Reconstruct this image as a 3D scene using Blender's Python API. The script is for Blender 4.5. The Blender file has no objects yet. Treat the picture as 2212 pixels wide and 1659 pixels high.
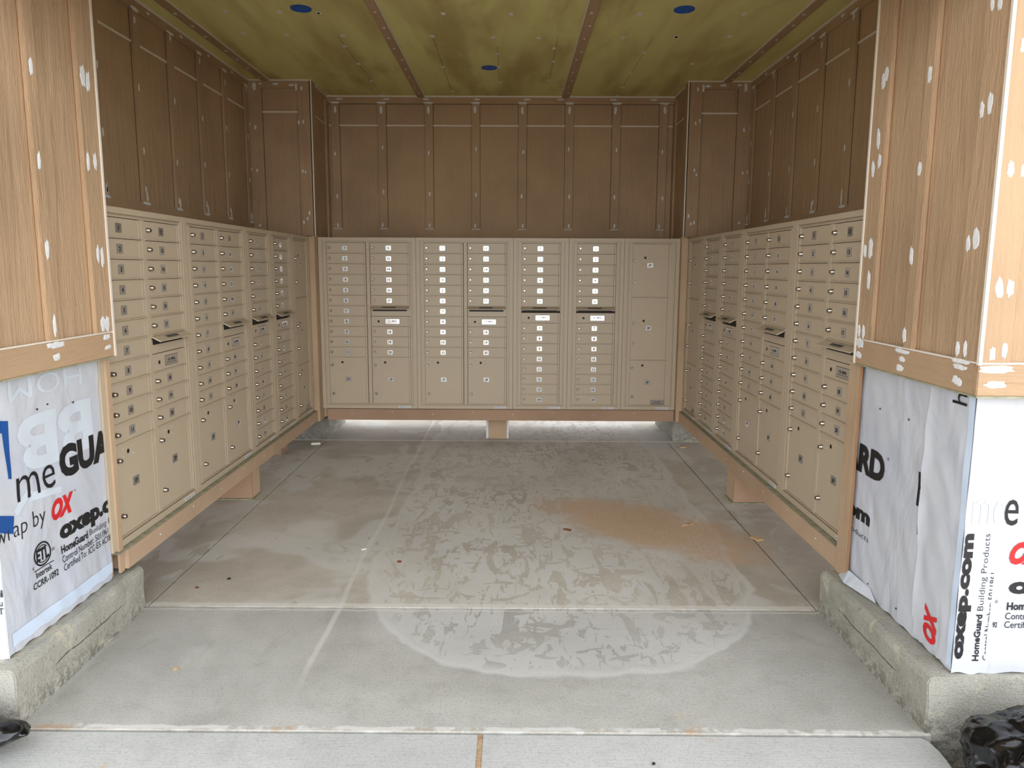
import bpy, bmesh, math, random
from mathutils import Vector, Matrix, noise
random.seed(7)
C = bpy.context.scene.collection
R90 = math.pi / 2

# ------------------------------------------------------------------ camera
IW, IH = 2212, 1659
CX, CH, YAW, PITCH, ROLL, FPX, SX, SY = .1112, 1.437, -.0047, -.1368, .0045, 1514.83, -6.41, -41.44
cam = bpy.data.cameras.new('camera'); camo = bpy.data.objects.new('camera', cam); C.objects.link(camo)
cy, sy_, cp, sp = math.cos(YAW), math.sin(YAW), math.cos(PITCH), math.sin(PITCH)
fw = Vector((sy_ * cp, cy * cp, sp)); rt = Vector((cy, -sy_, 0)); up = rt.cross(fw)
cr, sr = math.cos(ROLL), math.sin(ROLL)
r2, u2 = rt * cr + up * sr, up * cr - rt * sr
M = Matrix.Identity(4)
for i in range(3):
    M[i][0], M[i][1], M[i][2] = r2[i], u2[i], -fw[i]
M[0][3], M[1][3], M[2][3] = CX, 0, CH
camo.matrix_world = M
cam.sensor_width = 36; cam.lens = FPX / IW * 36
cam.shift_x = -SX / IW; cam.shift_y = SY / IW
cam.clip_start = .05
bpy.context.scene.camera = camo

# ------------------------------------------------------------------ overcast sky, exposure
w = bpy.data.worlds.new('overcast_sky'); bpy.context.scene.world = w; w.use_nodes = True
nt = w.node_tree; nt.nodes.clear()
tc = nt.nodes.new('ShaderNodeTexCoord'); sx = nt.nodes.new('ShaderNodeSeparateXYZ')
rmp = nt.nodes.new('ShaderNodeValToRGB'); bg = nt.nodes.new('ShaderNodeBackground'); ow = nt.nodes.new('ShaderNodeOutputWorld')
nt.links.new(tc.outputs['Generated'], sx.inputs[0]); nt.links.new(sx.outputs['Z'], rmp.inputs[0])
vd = nt.nodes.new('ShaderNodeVectorMath'); vd.operation = 'DOT_PRODUCT'; nt.links.new(tc.outputs['Generated'], vd.inputs[0]); vd.inputs[1].default_value = (.72, -.50, .48)
mr = nt.nodes.new('ShaderNodeMapRange'); nt.links.new(vd.outputs['Value'], mr.inputs[0]); mr.inputs[1].default_value = -1; mr.inputs[2].default_value = 1; mr.inputs[3].default_value = .5; mr.inputs[4].default_value = 1.5
nt.links.new(mr.outputs[0], bg.inputs[1])     # the cloud cover is brighter where the sun stands behind it
nt.links.new(rmp.outputs[0], bg.inputs[0]); nt.links.new(bg.outputs[0], ow.inputs[0])
rmp.color_ramp.elements[0].position = 0.0; rmp.color_ramp.elements[0].color = (1.12, 1.14, 1.16, 1)
rmp.color_ramp.elements[1].position = .75; rmp.color_ramp.elements[1].color = (.66, .69, .73, 1)
vs = bpy.context.scene.view_settings
vs.view_transform = 'Standard'; vs.look = 'None'; vs.gamma = 1; vs.use_curve_mapping = False
vs.exposure = 1.68

# ------------------------------------------------------------------ materials
def srgb(r, g, b):
    f = lambda c: (c / 255 / 12.92) if c / 255 <= .04045 else ((c / 255 + .055) / 1.055) ** 2.4
    return (f(r), f(g), f(b), 1)

class Mat:
    def __init__(s, name, rough=.6, metal=0, spec=.5):
        s.m = bpy.data.materials.new(name); s.m.use_nodes = True; s.n = s.m.node_tree.nodes; s.l = s.m.node_tree.links
        s.b = s.n['Principled BSDF']; s.b.inputs['Roughness'].default_value = rough
        s.b.inputs['Metallic'].default_value = metal; s.b.inputs['Specular IOR Level'].default_value = spec
        s.c = s.n.new('ShaderNodeTexCoord').outputs['Object']
    def put(s, sock, v):
        if isinstance(v, bpy.types.NodeSocket): s.l.new(v, sock)
        else: sock.default_value = v
    def math(s, op, a, b=0, c=0):
        n = s.n.new('ShaderNodeMath'); n.operation = op
        s.put(n.inputs[0], a); s.put(n.inputs[1], b); s.put(n.inputs[2], c); return n.outputs[0]
    def map(s, scale=(1, 1, 1), loc=(0, 0, 0), rot=(0, 0, 0), v=None):
        n = s.n.new('ShaderNodeMapping'); s.put(n.inputs[0], v or s.c)
        n.inputs['Scale'].default_value = scale; n.inputs['Location'].default_value = loc; n.inputs['Rotation'].default_value = rot
        return n.outputs[0]
    def noise(s, scale=5, detail=3, rough=.5, dist=0, v=None):
        n = s.n.new('ShaderNodeTexNoise'); s.put(n.inputs['Vector'], v or s.c); n.inputs['Scale'].default_value = scale
        n.inputs['Detail'].default_value = detail; n.inputs['Roughness'].default_value = rough; n.inputs['Distortion'].default_value = dist
        return n.outputs['Fac']
    def step(s, x, a, b, lo=0, hi=1):
        n = s.n.new('ShaderNodeMapRange'); n.interpolation_type = 'SMOOTHSTEP'; s.put(n.inputs[0], x)
        n.inputs[1].default_value = a; n.inputs[2].default_value = b; n.inputs[3].default_value = lo; n.inputs[4].default_value = hi
        return n.outputs[0]
    def mix(s, f, a, b, mode='MIX'):
        n = s.n.new('ShaderNodeMix'); n.data_type = 'RGBA'; n.blend_type = mode
        s.put(n.inputs[0], f); s.put(n.inputs[6], a); s.put(n.inputs[7], b); return n.outputs[2]
    def xyz(s):
        n = s.n.new('ShaderNodeSeparateXYZ'); s.l.new(s.c, n.inputs[0]); return n.outputs
    def col(s, v): s.put(s.b.inputs['Base Color'], v); return s
    def bump(s, h, strength=.3, dist=.01):
        n = s.n.new('ShaderNodeBump'); n.inputs['Strength'].default_value = strength; n.inputs['Distance'].default_value = dist
        s.put(n.inputs['Height'], h); s.l.new(n.outputs[0], s.b.inputs['Normal']); return s

def m_siding(name, rgb, axis='z', bump=.5):
    m = Mat(name, .75, spec=.25)
    sc = {'z': (9, 9, 1), 'x': (1, 9, 9), 'y': (9, 1, 9)}[axis]
    g1 = m.noise(6, 4, .6, 1.2, m.map(sc)); g2 = m.noise(26, 3, .6, .4, m.map(sc)); g3 = m.noise(1.3, 3, .6)
    rings = m.math('FRACT', m.math('MULTIPLY', m.noise(1.6, 2, .5, .6, m.map(sc)), 9))
    h = m.math('ADD', m.math('MULTIPLY', g1, .6), m.math('ADD', m.math('MULTIPLY', g2, .4), m.math('MULTIPLY', rings, .22)))
    a = srgb(*rgb); d = tuple(c * .82 for c in a[:3]) + (1,)
    m.col(m.mix(m.step(g3, .35, .7), a, d, 'MIX')).bump(h, min(1, bump * 1.5), .008); return m.m

def m_plain(name, rgb, rough=.5, metal=0, var=.06, sc=8, spec=.5, bump=0, bsc=300):
    m = Mat(name, rough, metal, spec); a = srgb(*rgb)
    m.col(m.mix(m.step(m.noise(sc, 3), .3, .7), a, tuple(c * (1 - var) for c in a[:3]) + (1,)))
    if bump: m.bump(m.noise(bsc, 2), bump, .001)
    return m.m

SIDING = m_siding('brown_wood_grain_siding', (184, 155, 124))
SIDING_H = m_siding('brown_wood_grain_rail', (184, 155, 124), 'y')
SIDING_X = m_siding('brown_wood_grain_rail_across', (184, 155, 124), 'x')
LUMBER = m_siding('tan_painted_lumber', (190, 163, 137), 'y', .25)
LUMBER_X = m_siding('tan_painted_lumber_across', (172, 142, 118), 'x', .25)
LUMBER_Z = m_siding('tan_painted_lumber_upright', (190, 163, 134), 'z', .2)
RAWWOOD = m_siding('raw_edge_wood', (166, 124, 90), 'z', .3)
GREEN = m_plain('green_treated_edge', (158, 156, 130), .8, sc=30, var=.3)
CAULK = m_plain('white_caulk', (226, 218, 206), .55, sc=40)
SPACKLE = m_plain('white_spackle', (226, 227, 228), .85, sc=60, var=.12, bump=.3)
METAL = m_plain('sandstone_powder_coat', (186, 170, 147), .42, var=.02, bump=.08, bsc=900)
GAP = m_plain('dark_gap', (52, 42, 34), .8)  # dark brown for door gaps and for shadow lines drawn beside battens
CHROME = m_plain('satin_nickel_lock', (184, 176, 164), .24, 1)
BLACKHOLE = m_plain('dark_keyhole', (14, 12, 11), .6)
SILVER = m_plain('silver_label_foil', (212, 212, 212), .2, .9, var=.03)
INK = m_plain('black_ink', (22, 22, 24), .6)
REDINK = m_plain('red_ink', (212, 28, 34), .5)
BLUEINK = m_plain('blue_ink', (20, 78, 150), .5)
PALEINK = m_plain('pale_blue_show_through', (205, 214, 224), .6)
BLUEPLASTIC = m_plain('blue_plastic_box', (10, 90, 190), .4)
STICKER = m_plain('white_sticker', (222, 224, 226), .5)

def m_wrap():
    m = Mat('white_woven_house_wrap', .45, spec=.35); x = m.xyz()
    th = m.math('FRACT', m.math('MULTIPLY', x['Z'], 160)); tv = m.math('FRACT', m.math('MULTIPLY', m.math('ADD', x['Y'], x['X']), 120))
    wr = m.noise(2.0, 3, .5, .5, m.map((2.6, 2.6, 1.3), rot=(.5, .3, 0)))
    a = srgb(197, 200, 207)
    m.col(m.mix(m.step(m.noise(3, 3), .4, .7), a, srgb(188, 193, 205)))
    m.bump(m.math('ADD', m.math('MULTIPLY', wr, 1.0), m.math('ADD', m.math('MULTIPLY', th, .012), m.math('MULTIPLY', tv, .008))), .7, .03)
    return m.m
WRAP = m_wrap()
WRAPSTRIP = m_plain('pale_blue_woven_edge', (205, 220, 240), .5)

def m_ceiling():
    m = Mat('olive_gypsum_sheathing', .85, spec=.15)
    s1 = m.noise(2.4, 3, .55, .3, m.map((1, .22, 1))); s2 = m.noise(5, 3, .6, .2, m.map((1, .3, 1), (3, 0, 0))); f = m.noise(70, 3)
    c = m.mix(m.step(s1, .42, .66), srgb(216, 210, 142), srgb(180, 164, 106))
    c = m.mix(m.step(s2, .55, .8, 0, .5), c, srgb(160, 138, 90))
    c = m.mix(m.step(f, .35, .75, 0, .25), c, srgb(214, 206, 160))
    m.col(c).bump(f, .15, .002); return m.m
CEIL = m_ceiling()

def m_concrete(name, base, dark, film=False, joint=False, broom=.0):
    m = Mat(name, .72, spec=.3); x = m.xyz()
    n1 = m.noise(1.1, 4, .6, .4); n2 = m.noise(9, 5, .7); n3 = m.noise(120, 3, .7)
    c = m.mix(m.step(n1, .35, .68), srgb(*base), srgb(*dark))
    c = m.mix(m.step(n2, .45, .75, 0, .45), c, srgb(*[v - 14 for v in dark]))
    c = m.mix(m.step(n3, .45, .75, 0, .5), c, srgb(*[v - 38 for v in dark]))
    # scattered rusty smudges
    o = m.math('MULTIPLY', m.step(m.noise(2.3, 3, .6, .5, m.map((1, 1.6, 1), (4.3, 1.2, 0))), .66, .74), m.step(m.noise(22, 3, .7), .4, .65))
    c = m.mix(m.math('MULTIPLY', o, .55), c, srgb(186, 158, 122))
    rough_n = n1
    if film:
        X, Y = x['X'], x['Y']
        wob = m.math('MULTIPLY', m.math('SUBTRACT', m.noise(2.2, 3, .6), .5), .22)
        dx = m.math('DIVIDE', m.math('SUBTRACT', X, .34), .9)
        dy = m.math('DIVIDE', m.math('MINIMUM', m.math('SUBTRACT', Y, 3.35), 0), 1.05)
        d = m.math('ADD', m.math('POWER', m.math('ADD', m.math('POWER', m.math('ABSOLUTE', dx), 2.4), m.math('POWER', m.math('ABSOLUTE', dy), 2.4)), .42), wob)
        reg = m.step(d, 1.0, .975)
        rim = m.math('MULTIPLY', m.step(d, .90, .99), reg)
        st1 = m.noise(1, 4, .55, .9, m.map((11, 3.6, 1), rot=(0, 0, .25)))
        st2 = m.noise(1, 4, .55, 1.2, m.map((22, 7, 1), rot=(0, 0, -.6)))
        st3 = m.noise(1, 2, .5, 1.4, m.map((5, 10, 1), rot=(0, 0, .1)))
        bare = m.math('MAXIMUM', m.step(st1, .565, .575), m.math('MAXIMUM', m.step(st2, .585, .595), m.step(st3, .61, .62)))
        dens = m.step(m.noise(.9, 2, .5, .3), .36, .6)
        film_v = m.math('MULTIPLY', reg, m.math('SUBTRACT', 1, bare))
        film_v = m.math('MULTIPLY', film_v, m.math('ADD', .45, m.math('MULTIPLY', dens, .55)))
        film_v = m.math('MAXIMUM', film_v, m.math('MULTIPLY', rim, .9))
        c = m.mix(m.math('MULTIPLY', film_v, .64), c, srgb(208, 208, 205))
        # wet-looking drag stripes, long along the walk direction
        lx = m.math('ADD', X, m.math('MULTIPLY', m.math('SUBTRACT', m.noise(.8, 2), .5), .10))
        stripe = m.math('SUBTRACT', 1, m.step(m.math('ABSOLUTE', m.math('ADD', lx, .63)), .006, .016))
        stripe2 = m.math('MULTIPLY', m.math('SUBTRACT', 1, m.step(m.math('ABSOLUTE', m.math('ADD', lx, 1.05)), .01, .10)), m.step(m.noise(3, 3, .6), .4, .7, 0, .45))
        stripe = m.math('MULTIPLY', stripe, m.math('MULTIPLY', m.step(Y, 2.15, 2.5), m.step(m.noise(5, 3, .7), .3, .5, .45, 1)))
        c = m.mix(m.math('MULTIPLY', m.math('MAXIMUM', stripe, stripe2), .55), c, srgb(206, 204, 198))
        st = m.step(m.noise(1, 3, .6, 1.2, m.map((7, 2.2, 1), (2, 5, 0), (0, 0, -.3))), .6, .68)
        side = m.step(m.math('ABSOLUTE', m.math('SUBTRACT', X, 0)), 1.38, 1.46)
        c = m.mix(m.math('MULTIPLY', m.math('MULTIPLY', st, side), .5), c, srgb(196, 198, 198))
        pm = m.math('MULTIPLY', m.step(m.noise(1.2, 3, .6, .5, m.map((1, 1, 1), (7, 3, 0))), .50, .56), m.step(m.noise(1, 4, .6, 1, m.map((9, 4, 1), (1, 2, 0), (0, 0, -.7))), .62, .6))
        c = m.mix(m.math('MULTIPLY', m.math('MULTIPLY', pm, m.math('SUBTRACT', 1, reg)), m.step(Y, 2.75, 2.9, .1, .5)), c, srgb(206, 206, 203))
        # saw dust heap
        sw = m.math('MULTIPLY', m.math('SUBTRACT', m.noise(2.6, 5, .65, .3), .5), 1.5)
        sx_ = m.math('DIVIDE', m.math('SUBTRACT', X, .86), .62); sy2 = m.math('DIVIDE', m.math('SUBTRACT', m.math('ADD', Y, m.math('MULTIPLY', X, .60)), 4.33), .40)
        sd = m.math('ADD', m.math('SQRT', m.math('ADD', m.math('POWER', sx_, 2), m.math('POWER', sy2, 2))), sw)
        dust = m.math('MULTIPLY', m.step(sd, 1.1, .55), m.step(m.noise(55, 3, .8), .28, .55, .45, 1))
        c = m.mix(m.math('MULTIPLY', dust, .9), c, srgb(190, 160, 130))
        # lighter tooled edge along the joints
        jn = m.math('MULTIPLY', m.math('SUBTRACT', m.noise(14, 3), .5), .03)
        for ax, p, wd in ((Y, 2.84, .022), (Y, 5.755, .02), (Y, 2.795, .006)):
            e = m.math('SUBTRACT', 1, m.step(m.math('ABSOLUTE', m.math('SUBTRACT', m.math('ADD', ax, jn), p)), wd * .5, wd))
            c = m.mix(m.math('MULTIPLY', e, .55), c, srgb(214, 210, 202))
        e = m.math('SUBTRACT', 1, m.step(m.math('ABSOLUTE', m.math('SUBTRACT', m.math('ADD', Y, jn), 2.028)), .006, .014))
        pt = m.noise(4, 4, .8); c = m.mix(m.math('MULTIPLY', m.math('MULTIPLY', e, m.step(pt, .42, .5)), .55), c, srgb(216, 215, 211)); c = m.mix(m.math('MULTIPLY', m.math('MULTIPLY', e, m.step(pt, .42, .36)), .6), c, srgb(176, 144, 110))
    if joint:
        # formed crack along the kerb face, with grime below it
        Z, Y = x['Z'], x['Y']; zz = m.math('ADD', Z, m.math('MULTIPLY', m.math('SUBTRACT', m.noise(6, 4), .5), .03))
        cr_ = m.math('SUBTRACT', 1, m.step(m.math('ABSOLUTE', m.math('SUBTRACT', zz, .095)), .0015, .004))
        seg = m.math('MULTIPLY', m.step(Y, 2.2, 2.24), m.step(Y, 2.68, 2.6))
        c = m.mix(m.math('MULTIPLY', m.math('MULTIPLY', cr_, seg), .8), c, srgb(70, 58, 44))
        gr = m.math('MULTIPLY', m.step(zz, .1, .0), m.step(m.noise(30, 5, .8), .42, .6))
        c = m.mix(m.math('MULTIPLY', gr, .7), c, srgb(92, 86, 74))
        ye = m.step(m.noise(7, 5, .75, .6), .56, .66)
        c = m.mix(m.math('MULTIPLY', ye, .5), c, srgb(206, 200, 176))
        pit = m.step(m.noise(42, 4, .7), .62, .70); c = m.mix(m.math('MULTIPLY', pit, .6), c, srgb(104, 98, 86))
    m.col(c)
    h = m.math('ADD', m.math('MULTIPLY', n3, .5), m.math('MULTIPLY', n2, .5))
    if broom: h = m.math('ADD', h, m.math('MULTIPLY', m.noise(1, 3, .6, 0, m.map((6, 260, 1))), broom))
    m.bump(h, .3 if not joint else .8, .004 if not joint else .01); return m.m
FLOOR_IN = m_concrete('brightened_slab_concrete', (194, 188, 177), (170, 163, 150), film=True, broom=.4)  # inner slabs coloured lighter to make up for the dim light inside
FLOOR = m_concrete('stained_slab_concrete', (180, 179, 173), (158, 157, 150), film=True, broom=.6)
APRON = m_concrete('pale_apron_concrete', (186, 187, 185), (174, 175, 173), broom=.9)
KERB = m_concrete('rough_kerb_concrete', (180, 178, 169), (154, 152, 141), joint=True)
FOOT = m_concrete('rough_footing_concrete', (160, 158, 150), (130, 128, 120), joint=True)
DIRT = m_plain('outside_dirt', (190, 172, 148), .95, sc=5, var=.3, bump=.6, bsc=30)
SANDJOINT = m_plain('sand_in_joint', (186, 152, 116), .95, sc=60, var=.4)
BAG = m_plain('black_plastic_bag', (14, 15, 18), .18, sc=6, spec=.6)

# ------------------------------------------------------------------ mesh helpers
class MB:
    def __init__(s): s.v = []; s.f = []; s.k = []
    def add(s, vs, fs, k=0):
        o = len(s.v); s.v += [tuple(v) for v in vs]; s.f += [tuple(i + o for i in f) for f in fs]; s.k += [k] * len(fs); return s
    def box(s, x0, x1, y0, y1, z0, z1, k=0):
        x0, x1 = min(x0, x1), max(x0, x1); y0, y1 = min(y0, y1), max(y0, y1); z0, z1 = min(z0, z1), max(z0, z1)
        v = [(x0, y0, z0), (x1, y0, z0), (x1, y1, z0), (x0, y1, z0), (x0, y0, z1), (x1, y0, z1), (x1, y1, z1), (x0, y1, z1)]
        return s.add(v, [(3, 2, 1, 0), (4, 5, 6, 7), (0, 1, 5, 4), (1, 2, 6, 5), (2, 3, 7, 6), (3, 0, 4, 7)], k)
    def prism(s, poly, z0, z1, k=0):
        n = len(poly); v = [(x, y, z0) for x, y in poly] + [(x, y, z1) for x, y in poly]
        return s.add(v, [tuple(range(n))[::-1], tuple(range(n, 2 * n))] + [(i, (i + 1) % n, n + (i + 1) % n, n + i) for i in range(n)], k)
    def lathe(s, prof, n=20, k=0, ax='y', c=(0, 0, 0)):
        # profile of (radius, depth) around the local -Y axis (towards the viewer)
        v = []
        for r, d in prof:
            for i in range(n):
                a = 2 * math.pi * i / n; v.append((c[0] + r * math.cos(a), c[1] + d, c[2] + r * math.sin(a)))
        f = [(j * n + i, j * n + (i + 1) % n, (j + 1) * n + (i + 1) % n, (j + 1) * n + i) for j in range(len(prof) - 1) for i in range(n)]
        f.append(tuple(range((len(prof) - 1) * n, len(prof) * n)))
        return s.add(v, f, k)
    def dab(s, axis, pos, a, b, ra, rb, out, k=0, seed=None):
        # a hand-wiped blob of filler on a plane axis=pos; a,b = in-plane centre, ra,rb = half sizes, out = towards the viewer
        n = 14; ring = []
        for i in range(n):
            t = 2 * math.pi * i / n; q = random.uniform(.72, 1.15); e = 2.6
            ca, sa = math.cos(t), math.sin(t)
            u = a + ra * q * math.copysign(abs(ca) ** (2 / e), ca); v = b + rb * q * math.copysign(abs(sa) ** (2 / e), sa); ring.append((u, v))
        def P(u, v, d):
            p = [0, 0, 0]; o = [0, 1, 2]; o.remove(axis); p[axis] = pos + out * d; p[o[0]] = u; p[o[1]] = v; return p
        vs = [P(u, v, .0002) for u, v in ring] + [P(a + (u - a) * .7, b + (v - b) * .7, .0016) for u, v in ring]
        fs = [(i, (i + 1) % n, n + (i + 1) % n, n + i) for i in range(n)] + [tuple(range(n, 2 * n))]
        return s.add(vs, fs, k)
    def mesh(s, name, mats, bevel=0, smooth=False):
        me = bpy.data.meshes.new(name); me.from_pydata(s.v, [], s.f)
        for m in (mats if isinstance(mats, (list, tuple)) else [mats]): me.materials.append(m)
        for p, k in zip(me.polygons, s.k): p.material_index = k
        bm = bmesh.new(); bm.from_mesh(me)
        bmesh.ops.recalc_face_normals(bm, faces=bm.faces)
        if bevel:
            es = [e for e in bm.edges if len(e.link_faces) == 2 and e.calc_face_angle(0) > .5]
            bmesh.ops.bevel(bm, geom=es, offset=bevel, segments=2, affect='EDGES', clamp_overlap=True)
        bm.to_mesh(me); bm.free()
        if smooth:
            for p in me.polygons: p.use_smooth = True
        return me
    def build(s, name, mats, parent=None, loc=None, bevel=0, smooth=False):
        return link(name, s.mesh(name, mats, bevel, smooth), parent, loc)

def link(name, data, parent=None, loc=None, rotz=0):
    o = bpy.data.objects.new(name, data); C.objects.link(o)
    if parent: o.parent = parent
    if loc is not None: o.location = loc
    o.rotation_euler.z = rotz
    return o
def tag(o, label, cat, group=None, kind=None):
    o['label'] = label; o['category'] = cat
    if group: o['group'] = group
    if kind: o['kind'] = kind
    return o
def struct(o, label=None):
    o['kind'] = 'structure'
    if label: o['label'] = label
    return o
def empty(name, loc=(0, 0, 0), rz=0):
    o = bpy.data.objects.new(name, None); C.objects.link(o); o.location = loc; o.rotation_euler.z = rz; return o

# ------------------------------------------------------------------ lettering
_txt = {}
def text_mesh(s, bold=0, shear=0, space=1):
    key = (s, bold, shear, space)
    if key in _txt: return _txt[key]
    cu = bpy.data.curves.new('lettering', 'FONT'); cu.body = s; cu.size = 1; cu.offset = bold; cu.shear = shear; cu.space_character = space
    cu.resolution_u = 3
    o = bpy.data.objects.new('lettering', cu); C.objects.link(o)
    bpy.context.view_layer.update()
    me = bpy.data.meshes.new_from_object(o.evaluated_get(bpy.context.evaluated_depsgraph_get()))
    vs = [tuple(v.co) for v in me.vertices]; fs = [tuple(p.vertices) for p in me.polygons]
    bpy.data.objects.remove(o); bpy.data.curves.remove(cu); bpy.data.meshes.remove(me)
    x0 = min(v[0] for v in vs); x1 = max(v[0] for v in vs); y0 = min(v[1] for v in vs); y1 = max(v[1] for v in vs)
    _txt[key] = ([((v[0] - x0) / (x1 - x0), (v[1] - y0) / (y1 - y0)) for v in vs], fs, (x1 - x0) / (y1 - y0)); return _txt[key]
def put_text(mb, s, box, fn, k=0, bold=0, shear=0, space=1, fit=True):
    # box = (u0, u1, v0, v1) of the inked area on the surface; fn maps (u, v) to a point
    vs, fs, asp = text_mesh(s, bold, shear, space); u0, u1, v0, v1 = box
    if u1 is None: u1 = u0 + asp * (v1 - v0)
    mb.add([fn(u0 + a * (u1 - u0), v0 + b * (v1 - v0)) for a, b in vs], fs, k)

# ================================================================== ROOM SHELL
XS, XW, YP, YN, ZC, ZM = 1.45, 1.99, 5.76, 6.271, 2.895, 1.69
XN = 1.498
# ground outside and floor slabs
struct(MB().box(-14, 14, -12, 22, -.30, -.12).build('ground', DIRT))
fl = MB()
g = .003
fl.box(-1.441 + g, 1.412 - g, 2.82 + g, 5.743 - g, -.15, 0)
fl.box(-2.12, -1.441 - g, 2.82 + g, 5.743 - g, -.15, 0)
fl.box(1.412 + g, 2.12, 2.82 + g, 5.743 - g, -.15, 0)
fl.box(-2.12, 2.12, 5.743 + g, 7.6, -.15, 0)
fl.box(-1.455, 1.425, 2.016, 2.82 - g, -.15, 0, 1)
struct(fl.build('floor', [FLOOR_IN, FLOOR], bevel=.002))
ap = MB()
ap.prism([(-1.62, .4), (.012, .4), (.012, 2.008), (-1.62, 2.008)], -.16, -.002)
rr = [(1.385, 2.008), (1.402, 1.992), (1.408, 1.95), (1.407, 1.91), (1.400, 1.86), (1.39, 1.80), (1.37, .4)]
ap.prism([(.024, .4)] + rr[::-1] + [(.024, 2.008)], -.16, -.002)
apo = struct(ap.build('floor_apron', APRON, bevel=.003))
MB().box(.011, .025, .4, 2.008, -.14, -.004).build('sand_joint', SANDJOINT, apo)
# ceiling
ce = struct(MB().box(-2.25, 2.25, 1.7, 6.5, ZC, ZC + .12).build('ceiling', CEIL))
for a, b in ((-.715, -.655), (.525, .588), (-1.868, -1.808), (1.752, 1.812)):
    MB().box(a, b, 2.72, YN, ZC - .012, ZC).build('batten', SIDING_H, ce, bevel=.002)
cl = MB()
for a in (-.652, .522, -1.805, 1.749): cl.box(a - .005, a + .005, 2.72, YN, ZC - .006, ZC)
for sd in (-1, 1):
    cl.box(sd * (XW - .016), sd * (XW - .027), 2.73, YP, ZC - .011, ZC); cl.box(sd * (XN - .024), sd * XW, YP - .026, YP - .0162, ZC - .010, ZC)
    cl.box(sd * XN, sd * (XN - .009), YP, YN, ZC - .009, ZC)
cl.box(-XN, XN, YN - .028, YN - .0162, ZC - .012, ZC)
cl.build('caulk_line', CAULK, ce)
dots = [(-1.023, 4.293), (-.299, 4.293), (.093, 4.299), (.836, 4.293), (-.974, 4.689), (-1.014, 4.899), (-.407, 4.698), (-.022, 4.715), (.271, 4.719), (-.004, 5.063), (.381, 4.935), (.393, 5.236), (-1.008, 5.304), (-1.01, 5.773), (-1.012, 6.207), (-.41, 5.386), (-.4, 6.098), (.002, 5.386), (.003, 5.813), (.391, 5.74), (.807, 4.707), (1.139, 4.694), (.995, 5.017), (.993, 5.538), (.994, 5.948), (.996, 6.229), (-1.549, 4.267), (-1.243, 4.277), (-1.02, 4.287), (-1.593, 4.655), (-1.326, 4.673), (1.438, 4.284), (1.14, 4.69), (1.475, 4.687), (1.387, 5.283)]
db = MB()
for x, y in dots: db.dab(2, ZC, x, y, .015, .027, -1)
for bx in (-.685, .556, -1.838, 1.782):
    for i in range(9): db.dab(2, ZC - .012, bx + random.uniform(-.012, .012), 4.25 + i * .235 + random.uniform(-.05, .05), .009, .016, -1)
db.build('spackle_dabs', SPACKLE, ce)
# thin saw kerfs between sheathing fasteners
kf = MB()
for x, y0, y1 in ((-1.01, 4.7, 6.2), (-.405, 4.7, 6.1), (0, 4.9, 5.85), (.39, 4.7, 5.75), (.995, 4.7, 6.2)): kf.box(x - .001, x + .001, y0, y1, ZC - .0008, ZC)
kf.build('sheathing_seam', BLACKHOLE, ce)
# roof, and a header added above the opening for shade
struct(MB().box(-3.2, 3.2, .95, 7.0, 3.02, 3.12).build('roof_slab', SIDING_X))  # out of view; front overhang lengthened to dim the front faces

struct(MB().box(-1.45, 1.45, 2.02, 2.14, 2.33, ZC).build('trim_shade_header', SIDING_X, bevel=.004))  # unseen beam, added and set low to shade the upper walls

# ---- back wall (upper)
wb = struct(MB().box(-2.15, 2.15, YN, YN + .12, .20, ZC).build('wall_back', SIDING))
bc = MB(); sp_ = MB(); gp = MB()
rl = MB().box(-XN, XN, YN - .016, YN, 2.832, ZC).build('top_rail', SIDING_X, wb, bevel=.002)
for i in range(8):
    x = -1.425 + i * .4035
    MB().box(x - .036, x + .036, YN - .018, YN, 1.778, 2.832).build('batten', SIDING, wb, bevel=.002)
    bc.box(x - .037, x + .037, YN - .019, YN - .001, 1.772, 1.778)
    for e in (-1, 1): gp.box(x + e * .036, x + e * .0385, YN - .0015, YN, 1.778, 2.832)  # dark strips on the wall stand for the shadow line along each batten
    for z in (2.78, 2.44 + random.uniform(-.03, .03), 2.08 + random.uniform(-.04, .03), 1.805):
        sp_.dab(1, YN - .018, x + random.uniform(-.012, .012), z, .008 if z < 2.7 else .012, .02 if z < 2.7 else .032, -1)
    sp_.dab(1, YN - .018, x, 2.838, .042, .008, -1)
    sp_.dab(1, YN - .016, x + random.uniform(-.1, .1), 2.868, .03, .007, -1)
for i in range(9):
    a = -XN if i == 0 else -1.425 + (i - 1) * .4035 + .036
    b = XN if i == 8 else -1.425 + i * .4035 - .036
    bc.box(a, b, YN - .004, YN, 2.647, 2.658)
gp.box(-XN, XN, YN - .0015, YN, 2.829, 2.832); gp.build('joint_shadow_strip', GAP, wb); bc.build('seam_flashing', CAULK, wb); sp_.build('spackle_dabs', SPACKLE, wb)

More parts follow.
